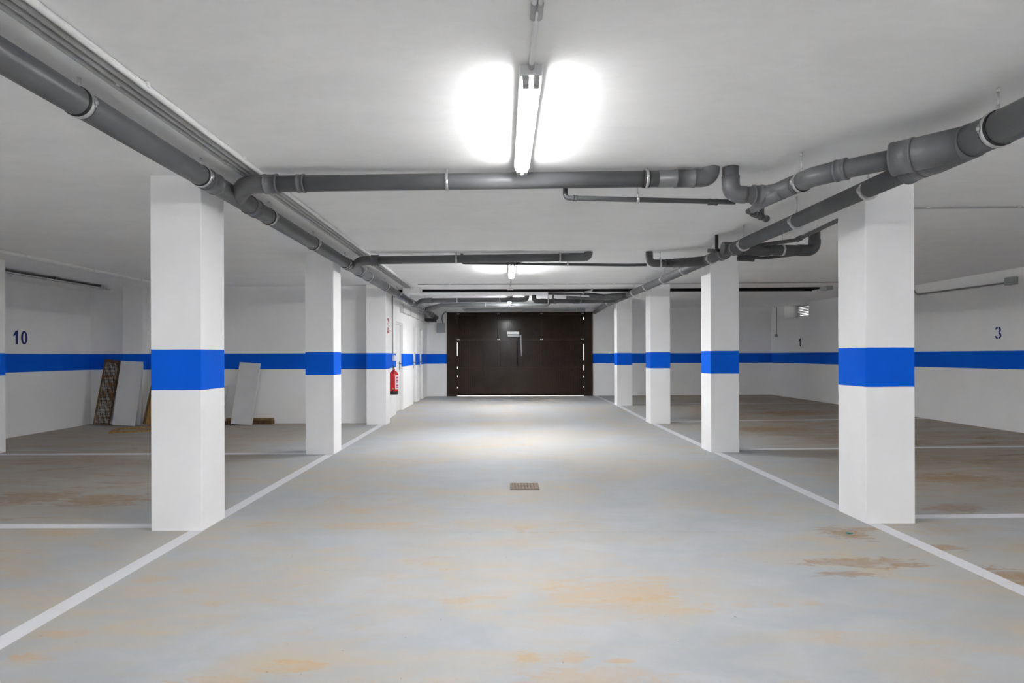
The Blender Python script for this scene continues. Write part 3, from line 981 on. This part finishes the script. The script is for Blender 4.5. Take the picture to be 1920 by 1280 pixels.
# electrical box left of garage door
t = thing('electrical_box', 'grey electrical box on the rear wall left of the garage door', 'electrical box', (-1.72, YB, Zr(0.64)))
obj('enclosure', MB().box(-1.835, -1.61, YB - 0.10, YB - 0.001, Zr(0.64), Zr(0.905), 0.008), M['box_grey'], t)
obj('lid', MB().box(-1.825, -1.62, YB - 0.112, YB - 0.10, Zr(0.65), Zr(0.895), 0.005), M['box_grey'], t)
obj('cable', MB().tube(fillet([(-1.665, YB - 0.05, Zr(0.905)), (-1.70, YB - 0.05, Zr(1.02)), (-1.67, YB - 0.05, Zr(1.17)), (-1.58, YB - 0.06, Zr(1.215))], 0.15), 0.016, 12), M['conduit_dark'], t)
obj('cable_gland', MB().box(-1.62, -1.572, YB - 0.09, YB - 0.03, Zr(1.195), Zr(1.235), 0.006), M['box_grey'], t)
# rectangular duct along the inner wall
t = thing('ventilation_duct', 'grey rectangular duct high along the inner wall over the store-room doors', 'duct', (XI, 13, Zr(1.0)))
mb = MB().box(XI + 0.001, XI + 0.06, 12.05, 16.39, Zr(0.90), Zr(1.05), 0.004)
obj('duct', mb, M['conduit_white'], t)
for y in (12.1, 13.1, 14.4, 15.35):
    obj('flange', MB().box(XI + 0.001, XI + 0.066, y, y + 0.03, Zr(0.89), Zr(1.06), 0.003), M['conduit_grey'], t)
o = obj('outlet', MB().box(XI + 0.067, -1.80, 15.45, 15.9, Zr(0.905), Zr(0.985), 0.003), M['rubber'], t)
o['label'] = 'black duct outlet'

# ------------------------------------------------------------------ tube lights
def tube_lamp(y0, label, cx=0.123, L=1.25, glow='tube', group='twin-tube ceiling lights along the lane'):
    top = ceil_z(cx, y0) - 0.001
    t = thing('fluorescent_light', label, 'light', (cx, y0 + L / 2, top), group)
    y1 = y0 + L
    mb = MB().box(cx - 0.049, cx + 0.049, y0, y1, top - 0.046, top, 0.006)
    obj('housing', mb, M['lamp_body'], t)
    # diffuser shell: rounded trough with closed ends
    prof = [(-0.044, 0.046), (-0.0435, 0.056), (-0.038, 0.066), (-0.030, 0.077), (-0.016, 0.0835), (0, 0.085),
            (0.016, 0.0835), (0.030, 0.077), (0.038, 0.066), (0.0435, 0.056), (0.044, 0.046)]
    b = MB()
    rings = []
    for yy_, s in ((y0 + 0.004, 1.0), (y1 - 0.004, 1.0)):
        rings.append([b.b.verts.new((cx + a * s, yy_, top - h)) for a, h in prof])
    for k in range(len(prof) - 1):
        f = b.b.faces.new((rings[0][k], rings[0][k + 1], rings[1][k + 1], rings[1][k]))
        f.smooth = True
        f.material_index = 1 if k < 3 or k > len(prof) - 5 else 0
    b.b.faces.new(rings[0])
    b.b.faces.new(list(reversed(rings[1])))
    dif = obj('diffuser', b, M['diffuser'], t)
    dif.data.materials.append(M['diffuser_side'])
    for s in (-1, 1):
        x = cx + s * 0.021
        z = top - 0.068
        obj('tube', MB().tube([(x, y0 + 0.055, z), (x, y1 - 0.055, z)], 0.0128, 12), M[glow], t)
        for ya, yb in ((y0 + 0.012, y0 + 0.055), (y1 - 0.055, y1 - 0.012)):
            obj('lamp_holder', MB().box(x - 0.014, x + 0.014, ya, yb, z - 0.016, top - 0.046, 0.004), M['lamp_holder'], t)


tube_lamp(2.465, 'lit twin-tube light in the foreground in front of the first cross pipe', glow='tube_weak')
tube_lamp(7.50, 'lit twin-tube light between the second cross pipe and the black joint', 0.13)
tube_lamp(12.265, 'lit twin-tube light close to the garage door, half hidden by pipes', 0.15, 1.17)
tube_lamp(-2.57, 'lit twin-tube light overhead, out of the frame', glow='tube_strong')
tube_lamp(-5.75, 'unseen twin-tube light added at the back end of the lane', glow='tube_strong')  # added out of view to raise the overall light level
tube_lamp(0.6, 'unseen twin-tube fill light added to brighten the left bays', -5.2, glow='tube_fill')  # extra lamp added out of view to lift the left bay walls
tube_lamp(0.6, 'unseen twin-tube fill light added to brighten the right bays', 5.6, glow='tube_fill')  # same added fill for the right bay, also out of view

# ------------------------------------------------------------------ garage door
t = thing('garage_door', 'dark brown ribbed metal up-and-over garage door at the end of the lane', 'garage door', (0.47, YB, floor_z(0.5, YB)))
zf = floor_z(0.5, YB)
LX0, LX1 = -1.270, 2.256
for a, b, nm in ((GX0, -1.282, 'post'), (2.268, GX1, 'post')):
    obj(nm, MB().box(a + 0.002, b, YB - 0.04, YB + 0.06, zf + 0.001, GTOP - 0.002, 0.004), M['brown_frame'], t)
obj('lintel', MB().box(-1.282, 2.268, YB - 0.03, YB + 0.06, Zr(1.125), GTOP - 0.002, 0.004), M['brown_frame'], t)


def ribbed(z0, z1):
    mb = MB()
    n = 60
    w = (LX1 - LX0 - 0.03) / n
    xs_, ys_ = [], []
    for k in range(n):
        x = LX0 + 0.015 + k * w
        for f, d in ((0.0, 0.0), (0.18, 0.0), (0.34, 0.024), (0.68, 0.024), (0.86, 0.0)):
            xs_.append(x + f * w)
            ys_.append(YB + 0.042 - d)
    for zz in ((z0, z1),):
        lo = [mb.b.verts.new((x, y, z0)) for x, y in zip(xs_, ys_)]
        hi = [mb.b.verts.new((x, y, z1)) for x, y in zip(xs_, ys_)]
        bl = [mb.b.verts.new((x, YB + 0.05, z0)) for x in xs_]
        bh = [mb.b.verts.new((x, YB + 0.05, z1)) for x in xs_]
        for k in range(len(xs_) - 1):
            mb.b.faces.new((lo[k], lo[k + 1], hi[k + 1], hi[k]))
            mb.b.faces.new((bl[k], bh[k], bh[k + 1], bl[k + 1]))
            mb.b.faces.new((lo[k], bl[k], bl[k + 1], lo[k + 1]))
            mb.b.faces.new((hi[k], hi[k + 1], bh[k + 1], bh[k]))
    return mb


for z0, z1 in ((Zr(0.475), Zr(1.13)), (Zr(-0.325), Zr(0.41)), (Zr(-1.082), Zr(-0.345))):
    obj('ribbed_panel', ribbed(z0, z1), M['brown_steel'], t)
mb = MB()
mb.box(LX0, LX1, YB + 0.015, YB + 0.05, Zr(0.405), Zr(0.435), 0.003)
mb.box(LX0, LX1, YB + 0.012, YB + 0.05, Zr(0.45), Zr(0.48), 0.003)
mb.box(LX0, LX1, YB + 0.028, YB + 0.05, Zr(0.43), Zr(0.455))
mb.box(LX0, LX1, YB + 0.018, YB + 0.05, Zr(-0.35), Zr(-0.32), 0.003)
mb.box(LX0, LX1, YB + 0.018, YB + 0.05, Zr(-1.086), Zr(-1.064), 0.003)
mb.box(LX0, LX0 + 0.03, YB + 0.015, YB + 0.05, Zr(-1.086), Zr(1.13), 0.003)
mb.box(LX1 - 0.03, LX1, YB + 0.015, YB + 0.05, Zr(-1.086), Zr(1.13), 0.003)
for x in (-0.10, 0.40, 1.07):
    mb.box(x - 0.02, x + 0.02, YB + 0.018, YB + 0.05, Zr(-0.32), Zr(0.41), 0.003)
for x in (-0.13, 1.07):
    mb.box(x - 0.025, x + 0.025, YB + 0.015, YB + 0.05, Zr(0.475), Zr(1.13), 0.003)
obj('frame', mb, M['brown_steel'], t)
# brush strips closing most of the side slots, leaving gaps that let daylight through
for x0, x1, spans in ((-1.284, -1.268, ((-1.09, -0.92), (-0.88, -0.6), (-0.56, -0.37), (-0.31, 0.0), (0.36, 1.13))),
                      (2.254, 2.270, ((-1.09, -0.9), (-0.87, -0.62), (-0.58, -0.42), (-0.28, -0.14), (0.30, 1.0), (1.06, 1.13)))):
    for a, b in spans:
        obj('side_seal', MB().box(x0, x1, YB + 0.03, YB + 0.055, Zr(a), Zr(b)), M['brown_frame'], t)
mb = MB()
for x in (-1.25, -0.12, 1.08, 2.23):
    for z in (0.445, 1.16):
        mb.box(x - 0.035, x - 0.008, YB - 0.035 if z > 1 else YB + 0.004, YB + 0.02, Zr(z) - 0.014, Zr(z) + 0.014, 0.003)
        mb.box(x + 0.008, x + 0.035, YB - 0.035 if z > 1 else YB + 0.004, YB + 0.02, Zr(z) - 0.014, Zr(z) + 0.014, 0.003)
o = obj('hinge', mb, M['steel'], t)
o['label'] = 'bright steel hinges'
# operator on the leaf
mo = obj('operator', MB().box(0.13, 0.46, YB - 0.12, YB + 0.005, Zr(0.51), Zr(0.585), 0.012), M['white_plastic'], t)
mo['label'] = 'white door operator'
mb = MB().box(0.115, 0.45, YB - 0.06, YB + 0.012, Zr(0.59), Zr(0.66), 0.006)
obj('operator_plate', mb, M['zinc'], mo)
mb = MB().box(0.475, 0.515, YB - 0.08, YB + 0.012, Zr(0.52), Zr(0.57), 0.006)
mb.tube([(0.50, YB - 0.05, Zr(0.55)), (0.515, YB - 0.05, Zr(-0.02))], 0.011, 10)
obj('lever_arm', mb, M['white_plastic'], mo)
# ground outside
mb = MB()
mb.grid([-6, 6], [YB + 0.24, YB + 12], lambda x, y: 0.046 + 0.0 * y)
o = struct('ground_outside', mb, M['concrete_pale'], 'concrete ramp outside the garage door')

# ------------------------------------------------------------------ fire point
ex, ey = -2.022, 10.86
eb = Zr(-0.715)
t = thing('fire_extinguisher', 'red fire extinguisher hung by the column under the white switch box', 'fire extinguisher', (ex, ey, eb))
R = 0.083
obj('cylinder', MB().lathe([(0, 0.03), (R - 0.004, 0.03), (R, 0.04), (R, 0.36), (R * 0.96, 0.385), (R * 0.8, 0.41), (R * 0.5, 0.43), (0.024, 0.44), (0.022, 0.46), (0, 0.46)], 28, (ex, ey, eb)), M['red'], t)
obj('base', MB().lathe([(0, 0), (R + 0.001, 0), (R + 0.003, 0.005), (R + 0.003, 0.052), (R, 0.055), (0, 0.055)], 28, (ex, ey, eb)), M['rubber'], t)
hd = obj('valve', MB().lathe([(0, 0.455), (0.02, 0.455), (0.02, 0.485), (0.014, 0.488), (0.014, 0.51), (0, 0.51)], 16, (ex, ey, eb)), M['brass'], t)
mb = MB()
mb.box(ex - 0.012, ex + 0.012, ey - 0.09, ey + 0.02, eb + 0.488, eb + 0.498, 0.003)
mb.box(-0.012, 0.012, -0.10, 0.02, -0.005, 0.005, 0.003, Matrix.Translation((ex, ey, eb + 0.515)) @ Matrix.Rotation(math.radians(-14), 4, 'X'))
obj('handle', mb, M['rubber'], hd)
obj('hose', MB().tube(fillet([(ex + 0.015, ey, eb + 0.47), (ex + 0.03, ey - 0.07, eb + 0.46), (ex + 0.02, ey - R - 0.016, eb + 0.38), (ex + 0.005, ey - R - 0.015, eb + 0.10)], 0.04), 0.0085, 10), M['red'], t)
obj('nozzle', MB().tube([(ex + 0.005, ey - R - 0.015, eb + 0.11), (ex + 0.004, ey - R - 0.016, eb + 0.02)], [0.009, 0.016], 12), M['rubber'], t)
ob = obj('nozzle_clip', MB().box(ex - 0.012, ex + 0.022, ey - R - 0.026, ey - R + 0.002, eb + 0.10, eb + 0.12, 0.002), M['brass'], t)


def curved_patch(a0, a1, z0, z1, rr):
    b = MB()
    n = 10
    lo, hi = [], []
    for k in range(n + 1):
        a = math.radians(a0 + (a1 - a0) * k / n)
        lo.append(b.b.verts.new((ex + rr * math.cos(a), ey + rr * math.sin(a), eb + z0)))
        hi.append(b.b.verts.new((ex + rr * math.cos(a), ey + rr * math.sin(a), eb + z1)))
    for k in range(n):
        b.b.faces.new((lo[k], lo[k + 1], hi[k + 1], hi[k])).smooth = True
    return b


lb = obj('label', curved_patch(-62, 10, 0.10, 0.355, R + 0.0008), M['label_white'], t)
for z0, z1 in ((0.29, 0.325), (0.245, 0.275), (0.218, 0.238), (0.15, 0.185), (0.125, 0.142)):
    obj('print', curved_patch(-48, 5, z0, z1, R + 0.0014), M['label_magenta'], lb)
mb = MB().box(XI + 0.0005, ex - R + 0.004, ey - 0.03, ey + 0.03, eb + 0.30, eb + 0.36, 0.003)
obj('wall_mount', mb, M['steel'], t)

# sign on the column side
t = thing('fire_sign', 'white sign with red pictogram on the column side above the extinguisher', 'sign', (-2.0, 10.2, Zr(0.52)))
sx = -1.999
obj('plate', MB().box(sx, sx + 0.004, 10.09, 10.33, Zr(0.385), Zr(0.665), 0.001), M['label_white'], t)
ms = Matrix(((0, 0, 1, sx + 0.004), (1, 0, 0, 10.09), (0, 1, 0, Zr(0.385)), (0, 0, 0, 1)))
mb = MB()
mb.prism([(0.05, 0.265), (0.16, 0.265), (0.20, 0.235), (0.20, 0.20), (0.05, 0.235)], 0.0012, ms)
mb.prism([(0.12, 0.225), (0.20, 0.215), (0.20, 0.195), (0.12, 0.20)], 0.0012, ms)
mb.prism([(0.05, 0.18), (0.13, 0.18), (0.10, 0.155), (0.05, 0.165)], 0.0012, ms)
mb.prism([(0.04, 0.10), (0.20, 0.10), (0.20, 0.085), (0.04, 0.085)], 0.0012, ms)
mb.prism([(0.04, 0.07), (0.20, 0.07), (0.20, 0.052), (0.04, 0.052)], 0.0012, ms)
mb.prism([(0.03, 0.04), (0.21, 0.04), (0.21, 0.008), (0.03, 0.008)], 0.0012, ms)
mb.prism([(0.15, 0.15), (0.19, 0.15), (0.19, 0.115), (0.15, 0.115)], 0.0012, ms)
obj('pictogram', mb, M['sign_red'], t)

# ------------------------------------------------------------------ floor drain
t = thing('floor_drain', 'small rusty square floor drain grate in the middle of the lane', 'drain', (0.19, 5.28, 0.0))
dx, dy, dw = 0.19, 5.27, 0.128
mb = MB()
mb.box(dx - dw, dx + dw, dy - dw, dy - dw + 0.018, 0.0005, 0.007)
mb.box(dx - dw, dx + dw, dy + dw - 0.018, dy + dw, 0.0005, 0.007)
mb.box(dx - dw, dx - dw + 0.018, dy - dw + 0.018, dy + dw - 0.018, 0.0005, 0.007)
mb.box(dx + dw - 0.018, dx + dw, dy - dw + 0.018, dy + dw - 0.018, 0.0005, 0.007)
obj('frame', mb, M['rust_pale'], t)
mb = MB()
for k in range(8):
    x = dx - dw + 0.03 + k * (2 * dw - 0.06) / 7
    mb.box(x - 0.008, x + 0.008, dy - dw + 0.018, dy + dw - 0.018, 0.001, 0.0065)
mb.box(dx - dw + 0.018, dx + dw - 0.018, dy - 0.01, dy + 0.01, 0.001, 0.006)
obj('grate', mb, M['rust_pale'], t)
obj('sump', MB().box(dx - dw + 0.005, dx + dw - 0.005, dy - dw + 0.005, dy + dw - 0.005, 0.0003, 0.0015), M['rust'], t)

# teal scrap on the floor
mb = MB()
ms = Matrix.Translation((2.27, 3.86, 0.001))
mb.prism([(-0.012, -0.012), (0.004, -0.016), (0.012, -0.006), (0.024, -0.008), (0.022, 0.0), (0.008, 0.010), (-0.010, 0.012)], 0.006, ms)
o = obj('paper_scrap', mb, M['teal'], None, (2.27, 3.86, 0))
tag(o, 'tiny teal scrap lying on the floor near the brown stain', 'litter')


# ------------------------------------------------------------------ leaning boards in the left bay
def lean(x_b, y_b, x_t, y_t, h, w, th, yaw=0.0):
    """frame of a board: local x along width, y thickness (towards wall), z along length; foot on the floor"""
    foot = V((x_b, y_b, floor_z(x_b, y_b)))
    top = V((x_t, y_t, h))
    up = (top - foot).normalized()
    side = V((math.cos(yaw), math.sin(yaw), 0))
    side = (side - up * side.dot(up)).normalized()
    nrm = up.cross(side)                       # towards +y (the wall)
    m = Matrix((side, nrm, up)).transposed().to_4x4()
    m.translation = foot
    return m, (top - foot).length


def low_lift(m, w, th):
    """raise the frame so that its lowest corner rests on the floor"""
    zmin = min((m @ V((sx * w / 2, t_, 0))).z for sx in (-1, 1) for t_ in (0, th))
    m.translation.z += 0.001 - (zmin - floor_z(*m.translation.xy))
    return m


m, L = lean(-6.43, 9.93, -6.37, 10.07, 1.085, 0.39, 0.018)
m = low_lift(m, 0.38, 0.018)
o = obj('board', MB().box(-0.19, 0.19, 0, 0.018, 0, L, 0.002, m), M['melamine'], None, m.translation)
tag(o, 'white flat board leaning on the shallow pier, between the rusty plank and the ochre plank', 'board', 'leaning white boards')
m, L = lean(-6.30, 10.05, -6.275, 10.085, 1.06, 0.2, 0.014)
m = low_lift(m, 0.16, 0.014)
o = obj('board', MB().box(-0.08, 0.09, 0, 0.014, 0, L - 0.02, 0.002, m), M['melamine'], None, m.translation)
tag(o, 'white board almost hidden behind another, only its edge sliver showing', 'board', 'leaning white boards')
# rusty perforated plank
m, L = lean(-6.85, 9.99, -6.755, 10.16, 1.10, 0.24, 0.04, math.radians(18))
m = low_lift(m, 0.25, 0.045)
t = thing('metal_plank', 'rusty perforated metal plank leaning in the corner left of the white board', 'plank', m.translation)
obj('perforated_sheet', MB().box(-0.10, 0.10, 0.008, 0.012, 0.03, L - 0.03, 0, m), M['rust_mesh'], t)
mb = MB()
for s in (-1, 1):
    mb.box(min(s * 0.12, s * 0.095), max(s * 0.12, s * 0.095), 0, 0.045, 0, L, 0.003, m)
mb.box(-0.095, 0.095, 0, 0.045, 0, 0.03, 0.003, m)
mb.box(-0.095, 0.095, 0, 0.045, L - 0.05, L, 0.003, m)
obj('rim', mb, M['rust'], t)
# ochre plank
m, L = lean(-6.00, 9.97, -5.90, 10.20, 1.07, 0.2, 0.03, math.radians(8))
m = low_lift(m, 0.2, 0.03)
t = thing('wooden_plank', 'ochre wooden plank leaning upright, partly hidden by the foremost left column', 'plank', m.translation)
obj('board', MB().box(-0.085, 0.12, 0, 0.03, 0, L, 0.003, m), M['wood'], t)
o = obj('edge_batten', MB().box(-0.12, -0.086, -0.01, 0.03, 0, L, 0.003, m), M['wood_dark'], t)
o['label'] = 'dark brown edge batten'
# wooden frame lying on the floor
R4 = Matrix.Translation((-5.78, 9.42, 0.002)) @ Matrix.Rotation(math.radians(24), 4, 'Z')
t = thing('wooden_pallet', 'ochre open wooden pallet lying on the floor at the foot of the leaning boards', 'pallet', (-5.78, 9.42, 0))
for a in ((-0.42, 0.42, -0.30, -0.22, 0, 0.022), (-0.42, 0.42, 0.22, 0.30, 0, 0.022), (-0.42, -0.34, -0.219, 0.219, 0, 0.022), (0.16, 0.42, -0.219, 0.219, 0, 0.022)):
    obj('slat', MB().box(a[0], a[1], a[2], a[3], a[4], a[5], 0.003, R4), M['wood'], t)
# boards behind the foremost left column
m, L = lean(-4.465, 10.0, -4.40, 10.205, 1.05, 0.37, 0.018)
m = low_lift(m, 0.37, 0.018)
o = obj('board', MB().box(-0.182, 0.182, 0, 0.018, 0, L, 0.002, m), M['melamine'], None, m.translation)
tag(o, 'white flat board leaning on the end wall above the dark brown timber', 'board', 'leaning white boards')
m, L = lean(-4.93, 10.09, -4.89, 10.215, 0.66, 0.2, 0.015)
m = low_lift(m, 0.2, 0.015)
o = obj('board', MB().box(-0.10, 0.085, 0, 0.015, 0, L, 0.002, m), M['melamine'], None, m.translation)
tag(o, 'short white board mostly hidden by the foremost left column', 'board', 'leaning white boards')
t = thing('timber_beam', 'dark brown timber lying on the floor behind the white board', 'timber', (-4.4, 10.15, 0))
obj('beam', MB().box(-4.80, -3.985, 10.12, 10.23, 0.001, 0.062, 0.004), M['wood_dark'], t)
obj('batten', MB().box(-4.80, -3.99, 10.16, 10.23, 0.064, 0.104, 0.004), M['wood_edge'], t)

# ------------------------------------------------------------------ world, camera
w = bpy.data.worlds.new('daylight')
SC.world = w
w.use_nodes = True
nt = w.node_tree
nt.nodes.clear()
bg = nt.nodes.new('ShaderNodeBackground')
sky = nt.nodes.new('ShaderNodeTexSky')
sky.sky_type = 'HOSEK_WILKIE'
sky.sun_direction = (0.3, 0.5, 0.8)
sky.turbidity = 8
wo = nt.nodes.new('ShaderNodeOutputWorld')
mixn = nt.nodes.new('ShaderNodeMix')
mixn.data_type = 'RGBA'
mixn.inputs[0].default_value = 0.25
mixn.inputs[6].default_value = (1, 0.98, 0.95, 1)
nt.links.new(sky.outputs[0], mixn.inputs[7])
nt.links.new(mixn.outputs[2], bg.inputs[0])
bg.inputs[1].default_value = 0.42
nt.links.new(bg.outputs[0], wo.inputs[0])

F_PX = 1100.0
cam = bpy.data.cameras.new('camera')
cam.sensor_width = 36.0
cam.lens = F_PX / 1920 * 36.0
cam.shift_x = 17 / 1920
cam.shift_y = 26 / 1920
cam.clip_start = 0.05
co = bpy.data.objects.new('camera', cam)
COL.objects.link(co)
s = 0.0031
c = math.sqrt(1 - s * s)
right, up, back = V((c, 0, -s)), V((s, 0, c)), V((0, -1, 0))
mw = Matrix((right, up, back)).transposed().to_4x4()
mw.translation = (0, 0, CAMZ)
co.matrix_world = mw
SC.camera = co

SC.view_settings.view_transform = 'Standard'
SC.view_settings.look = 'None'
SC.view_settings.gamma = 1.0
SC.view_settings.use_curve_mapping = False
SC.view_settings.exposure = 3.93
SC.cycles.max_bounces = 12
SC.cycles.diffuse_bounces = 8
SC.cycles.transparent_max_bounces = 12
SC.cycles.sample_clamp_indirect = 6.0
